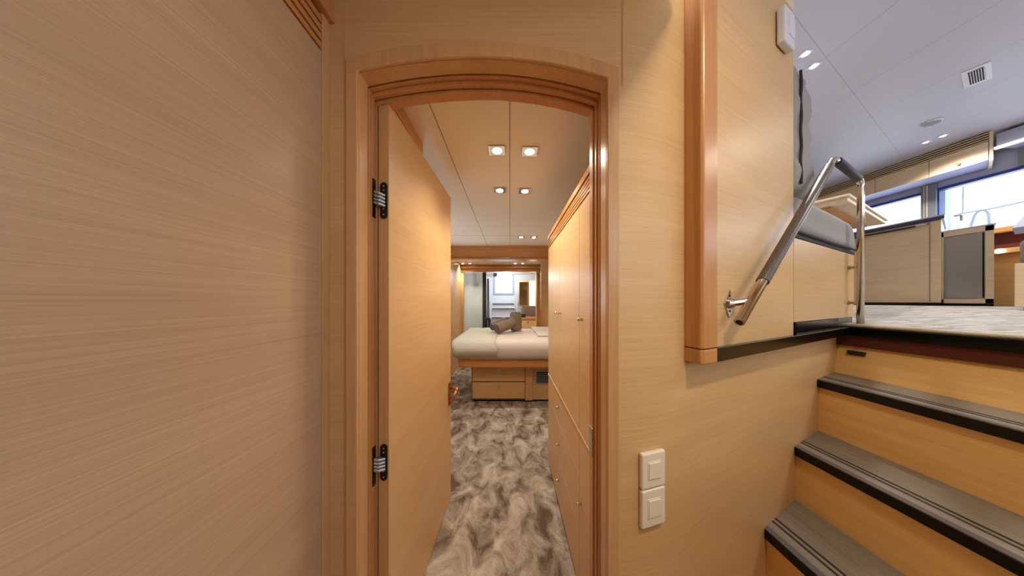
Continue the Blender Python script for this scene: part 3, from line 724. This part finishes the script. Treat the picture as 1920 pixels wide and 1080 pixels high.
MB().sbox(XFr - .01, 4.86, yf0 - .01, yf1, TF, TF + .012, xr=XFr).build('top', M['coolwhite'], Fg)
fd = MB().sbox(XFr + .002, XFr + .04, yf0 + .048, yf1 - .022, SF + .095, TF - .055, xr=XFr).build('door', M['stainless'], Fg, bevel=.003)
MB().sbox(XFr - .002, XFr + .004, yf0 + .050, yf0 + .058, SF + .10, TF - .06, xr=XFr).build('handle_groove', M['black'], fd)
MB().sbox(XFr + .05, 4.82, yf0, yf1, SF + .0195, SF + .045, xr=XFr).build('plinth', M['black'], Fg)
# panelling under the right window
struct(MB().box(5.06, 5.099, 1.2, 2.78, SF, EYE + .50).build('wall_panel', M['stair']))
struct(MB().box(4.93, 5.099, 1.2, 2.70, EYE + .69, EYE + .745).build('trim_24', M['trim_h'], bevel=.005))
struct(MB().box(4.99, 5.099, 1.2, 2.70, EYE + .53, EYE + .69).build('trim_25', M['darkred']))
struct(MB().box(4.93, 5.099, 1.2, 2.70, EYE + .48, EYE + .53).build('trim_26', M['trim'], bevel=.004))
r = thing('wall_lamp', (4.925, 4.93 / ((1875 - CX) / F), EYE + .50), 'small glowing lamp in the wood rail under the right saloon window', 'lamp')
yy = 4.93 / ((1875 - CX) / F)
MB().tube([(4.93, yy, EYE + .507), (4.92, yy, EYE + .507)], .022, 12).build('bulb', M['bulb'], r)
struct(MB().box(5.03, 5.06, 2.36, 2.385, SF, EYE + .48).build('trim_27', M['trim'], bevel=.003))
# right seat at the picture edge
Sx = 3.62
s2 = thing('bench_seat', (3.9, 1.4, SF - .02), 'grey cushioned bench on a pale wood base, right edge of the view', 'bench')
yb = Sx / ((1901 - CX) / F)
MB().box(Sx, 4.5, .5, yb, SF + .025, EYE + .27).build('base', M['pale'], s2, bevel=.005)
MB().box(Sx + .03, 4.5, .5, yb - .02, SF - .02, SF + .025).build('plinth', M['black'], s2)
soft(Sx - .03, 4.5, .5, yb + .02, EYE + .275, EYE + .46, .06, 'seat_cushion', M['grey_fab'], s2, wr=.002)
soft(Sx - .05, Sx + .2, .5, yb - .05, EYE + .46, EYE + .62, .06, 'rolled_cushion', M['grey_fab'], s2, wr=.002)
tb = thing('side_table', (4.0, 1.6, SF), 'pale table with a slanted edge above the bench at the right picture edge', 'table')
q = [P(1897, 428, 1.95), P(1960, 360, 1.95), P(1960, 385, 1.95), P(1902, 440, 1.95)]
MB().ext(q, (0, -.5, 0)).build('top', M['bluelight'], tb, bevel=.003)

# sofa behind the panel end
E0 = onl(1487.5, PCN); E1 = onl(1601, PCN); LEN = (E1 - E0).length
SO = thing('sofa', E0 - N * .35 + U * .5 + Vector((0, 0, LZ)), 'grey velvet sofa on an oak base behind the handrail', 'sofa')
bz = EYE + .305
q, v = plane_poly([(1489, 1.249), (1601, 1.249), (1601, bz), (1489, bz)], PCN, .65)
MB().ext(q, v).build('base', M['veneer'], SO, bevel=.002)
q, v = plane_poly([(1494, LZ + .02), (1598, LZ + .02), (1598, 1.248), (1494, 1.248)], PCN + .018, .5)
MB().ext(q, v).build('plinth', M['black'], SO)
q, v = plane_poly([(1491, bz), (1603, bz), (1603, bz + .02), (1491, bz + .02)], PCN - .004, .6)
MB().ext(q, v).build('seat_edge', M['dark_fab'], SO, bevel=.004)
def cushion(O, u0, u1, n0, n1, z0, z1, r, name, mat, par, wr=.004, seed=1, e=7, lean=0):
    rnd = random.Random(seed); ph = [rnd.random() * 6 for _ in range(4)]
    mb = MB(); m = 64; rings = []; H = z1 - z0
    lay = []
    for k in range(6): a = math.pi / 2 * (1 - k / 5); lay.append((r * (1 - math.cos(a)), z0 + r * (1 - math.sin(a))))
    for k in range(1, 8): lay.append((0, z0 + r + (H - 2 * r) * k / 8))
    for k in range(6): a = math.pi / 2 * k / 5; lay.append((r * (1 - math.cos(a)), z1 - r * (1 - math.sin(a))))
    cu, cn = (u0 + u1) / 2, (n0 + n1) / 2; O = Vector((O[0], O[1], 0))
    for ins, z in lay:
        hu, hn = (u1 - u0) / 2 - ins, (n1 - n0) / 2 - ins; ring = []
        for k in range(m):
            a = 2 * math.pi * k / m; c, s_ = math.cos(a), math.sin(a)
            uu = abs(c) ** (2 / e) * (1 if c > 0 else -1); nn = abs(s_) ** (2 / e) * (1 if s_ > 0 else -1)
            wob = wr * (math.sin(z * 38 + ph[0] + uu * 3) + math.sin(z * 21 + nn * 5 + ph[1]) + .6 * math.sin(z * 63 + ph[2] - nn * 4))
            p = O + U * (cu + lean * (1 - (z - z0) / H) * (uu + 1) / 2 + uu * (hu + wob)) + N * (cn + nn * (hn + wob)); p.z = z + wob * .4; ring.append(p)
        rings.append(ring)
    V = [p for rg in rings for p in rg]; fs = []
    for i in range(len(rings) - 1):
        for k in range(m): fs.append((i * m + k, i * m + (k + 1) % m, (i + 1) * m + (k + 1) % m, (i + 1) * m + k))
    fs.append(tuple(range((len(rings) - 1) * m, len(rings) * m))); fs.append(tuple(range(m))[::-1])
    mb.poly(V, fs); return mb.build(name, mat, par, smooth=True)
cushion(E0, -.0, LEN + .055, -.62, .004, bz + .02, bz + .225, .045, 'seat_cushion', M['grey_fab'], SO, wr=.003, e=16)
MB().tube([E0 + N * .006 + U * .01 + Vector((0, 0, bz + .03)), E0 + N * .008 + U * (LEN * .5) + Vector((0, 0, bz + .026)), E0 + N * .006 + U * (LEN + .04) + Vector((0, 0, bz + .032))], .007, 8).build('piping', M['dark_fab'], SO)
bc = cushion(E0, .0, .24, -.60, .0, bz + .225, bz + .86, .05, 'back_cushion', M['grey_fab'], SO, wr=.005, seed=5, e=10, lean=.07)
pp = []
for k in range(30):
    z = bz + .27 + .55 * k / 29; p = E0 + U * (.075 + .006 * math.sin(k * .8)) + N * (.006); p.z = z; pp.append(p)
MB().tube(pp, .0055, 8).build('piping', M['dark_fab'], bc, smooth=True)

# dining table
TC = Vector((2.356, 1.773, 0)); tz = EYE + .75
t = thing('dining_table', TC + U * .6 - N * .35 + Vector((0, 0, SF)), 'light oak saloon table seen from below behind the handrail', 'table')
MB().fbox(TC, 0, 1.22, -.7, 0, tz - .018, tz).build('table_top', M['pale'], t, bevel=.004)
MB().fbox(TC, .012, 1.208, -.69, -.012, tz - .045, tz - .019).build('apron', M['pale'], t, bevel=.003)
MB().fbox(TC, .08, 1.12, -.62, -.10, tz - .062, tz - .046).build('inner_frame', M['trim_h'], t)
MB().fbox(TC, .45, .75, -.50, -.30, SF - .03, tz - .063).build('pedestal', M['veneer_v'], t)
ch = thing('tub_chair', (2.42, 1.97, LZ + .03), 'low dark grey rounded chair back showing under the saloon table', 'chair')
cushion((2.36, 1.93, 0), 0, .16, -.22, -.0, EYE + .22, EYE + .68, .07, 'backrest', M['grey_fab'], ch, wr=.002)
MB().fbox((2.36, 1.93, 0), .02, .14, -.2, -.02, LZ + .05, EYE + .225).build('base', M['pale'], ch)

# ------------------------------------------------------------------ handrail
HC = .474
def hp_(px, py): p = onl(px, HC); p.z = EYE + (CY - py) / F * p.y; return p
hb = hp_(1386, 604); ht = hp_(1563, 297); hr = onl(1614, HC); hr.z = ht.z; hd = onl(1613, HC); hd.z = LZ + .022
H = thing('handrail', (hd.x, hd.y, LZ), 'polished steel handrail with dark leather grips beside the stairs', 'handrail')
MB().tube(bend([hb, ht, hr, hd], .05, 10), .0155, 20).build('tube', M['steel'], H, smooth=True)
ga = hb + (ht - hb) * .175; gb = hb + (ht - hb) * .93
MB().tube([ga, gb], .0195, 20).build('grip', M['leather'], H, smooth=True, bevel=.002)
ga = ht + (hr - ht) * .10; gb = ht + (hr - ht) * .90
o = MB().tube([ga, gb], .0195, 20).build('grip', M['leather_dark'], H, smooth=True, bevel=.002); o['label'] = 'black leather grip on the level top bar'
MB().tube([hb + (hb - ht).normalized() * .0005, hb + (hb - ht).normalized() * .0012], .010, 14).build('tube_end', M['grille'], H)
bk = onl(1366, PCN); bk.z = EYE + (CY - 569) / F * bk.y
tgt = hb + (ht - hb) * .09
tgt2 = bk + N * ((tgt - bk).dot(N))
MB().tube([bk, bk + N * .012, bk + N * .013, bk + (tgt - bk)], [.018, .018, .011, .011], 16).build('bracket_arm', M['steel'], H, smooth=False)
pl = [bk + U * a + Vector((0, 0, b)) for a, b in ((-.036, .0), (0.0, .054), (.036, 0), (0.0, -.054))]
plp = MB().ext(pl, N * .004).build('bracket_plate', M['steel'], H, bevel=.001)
for sgn in (-1, 1):
    c = bk + Vector((0, 0, .028 * sgn)) + N * .004; MB().tube([c, c + N * .0015], .004, 8).build('screw', M['grille'], plp)
for py in (500, 568):
    p = onl(1613, HC); p.z = EYE + (CY - py) / F * p.y; qd = p - N * .052 - U * .02; qd = onl(1591, PCN); qd.z = p.z
    MB().tube([qd, p], .009, 12).build('standoff', M['steel'], H)
    MB().tube([qd, qd + N * .006], .014, 12).build('standoff_cap', M['steel'], H)

# ------------------------------------------------------------------ saloon ceiling fittings
G = 'round spotlights in the saloon ceiling'
DC = (1, .93, .82)
downlight(1510, 100, SALZ, 'bright ceiling spot above the sofa, left one of the pair', G, size=.055, energy=30, col=DC)
downlight(1526, 123, SALZ, 'bright ceiling spot above the sofa, right one of the pair', G, size=.055, energy=30, col=DC)
downlight(1736, 266, SALZ, 'ceiling spot close to the overhead lockers, left one of the pair', G, size=.055, energy=50, col=DC)
downlight(1768, 254, SALZ, 'ceiling spot close to the overhead lockers, right one of the pair', G, size=.055, energy=50, col=DC)
Y = 1.7 * F / (CY - 229); X = (1747 - CX) / F * Y
r = thing('ceiling_speaker', (X, Y, SALZ), 'round grey speaker flush in the saloon ceiling', 'speaker')
MB().tube([(X, Y, SALZ), (X, Y, SALZ - .008), (X, Y, SALZ - .012)], [.058, .058, .053], 32).build('rim', M['coolwhite'], r)
MB().tube([(X, Y, SALZ - .010), (X, Y, SALZ - .015)], [.050, .048], 32).build('grille', M['speaker'], r)
r = thing('ceiling_vent', (3.51, 1.93, SALZ), 'rectangular white vent with dark slats in the saloon ceiling', 'vent')
VO = (3.396, 1.902); VN = Vector((.4, -.92, 0)).normalized()
MB().fbox(VO, -.035, .265, -.022, .085, SALZ - .006, SALZ + .001, U, VN).build('frame', M['coolwhite'], r, bevel=.002)
MB().fbox(VO, 0, .23, 0, .062, SALZ - .008, SALZ - .005, U, VN).build('backing', M['grille'], r)
mb = MB()
for k in range(7): mb.fbox(VO, 0, .23, k * .0097, k * .0097 + .0028, SALZ - .012, SALZ - .007, U, VN)
mb.build('slat', M['coolwhite'], r)

# ------------------------------------------------------------------ unseen lamps over the passage; stair and saloon ones added to brighten
def unseen_lamp(x, y, z, e, label, col=(1, .87, .68)):
    r = thing('ceiling_light', (x, y, z), label, 'ceiling light')
    MB().box(x - .041, x + .041, y - .041, y + .041, z - .006, z + .002).build('frame', M['chrome'], r)
    MB().tube([(x, y, z - .005), (x, y, z - .009)], [.026, .023], 20).build('bulb', M['bulb'], r)
    l = bpy.data.lights.new('lamp', 'SPOT'); l.energy = e; l.color = col; l.spot_size = 2.8; l.spot_blend = .9; l.shadow_soft_size = .13
    lo = bpy.data.objects.new('lamp', l); C.objects.link(lo); lo.location = (0, 0, -.03); lo.parent = r
unseen_lamp(-.05, .30, PC, 5, 'square ceiling light over the passage in front of the arched door')
unseen_lamp(-.05, -.9, PC, 5.5, 'square ceiling light over the passage behind the viewer')
unseen_lamp(.85, -.25, SALZ, 125, 'unseen square ceiling light added high over the foot of the stairs', (1, .86, .62))
unseen_lamp(2.9, -.4, SALZ, 60, 'unseen square ceiling light added in the saloon beyond the stair head', (1, .9, .76))
unseen_lamp(3.3, 1.0, SALZ, 80, 'unseen square ceiling light added in the saloon between stairs and windows', (1, .9, .76))

# ------------------------------------------------------------------ outside the windows
RL = thing('deck_railing', (6.6, 3.0, 1.2), 'thin pale deck railing outside the right saloon window', 'railing')
XO = 6.6
def ow(px, py): Y = XO / ((px - CX) / F); return Vector((XO, Y, EYE + (CY - py) / F * Y))
MB().tube([ow(1785, 403), ow(1860, 391), ow(1925, 377)], .012, 8).build('rail', M['greyblind'], RL)
MB().tube(bend([ow(1820, 425), ow(1830, 395), ow(1853, 393), ow(1855, 420)], .08), .014, 8).build('hoop', M['greyblind'], RL)
MB().tube([ow(1806, 350), ow(1805, 400)], .008, 8).build('post', M['greyblind'], RL)
tag(MB().col([(6.2, 6.2 / ((1772 - CX) / F)), (6.2, 6.2 / ((1783 - CX) / F)), (6.3, 6.2 / ((1783 - CX) / F)), (6.3, 6.2 / ((1772 - CX) / F))], 1.1, EYE + 1.9).build('deck_post', M['bluelight']), 'pale blue upright post outside the right saloon window', 'post')
struct(MB().box(5.25, 9, -3, 7, 1.0, 1.1).build('floor_deck', M['outdoor']))
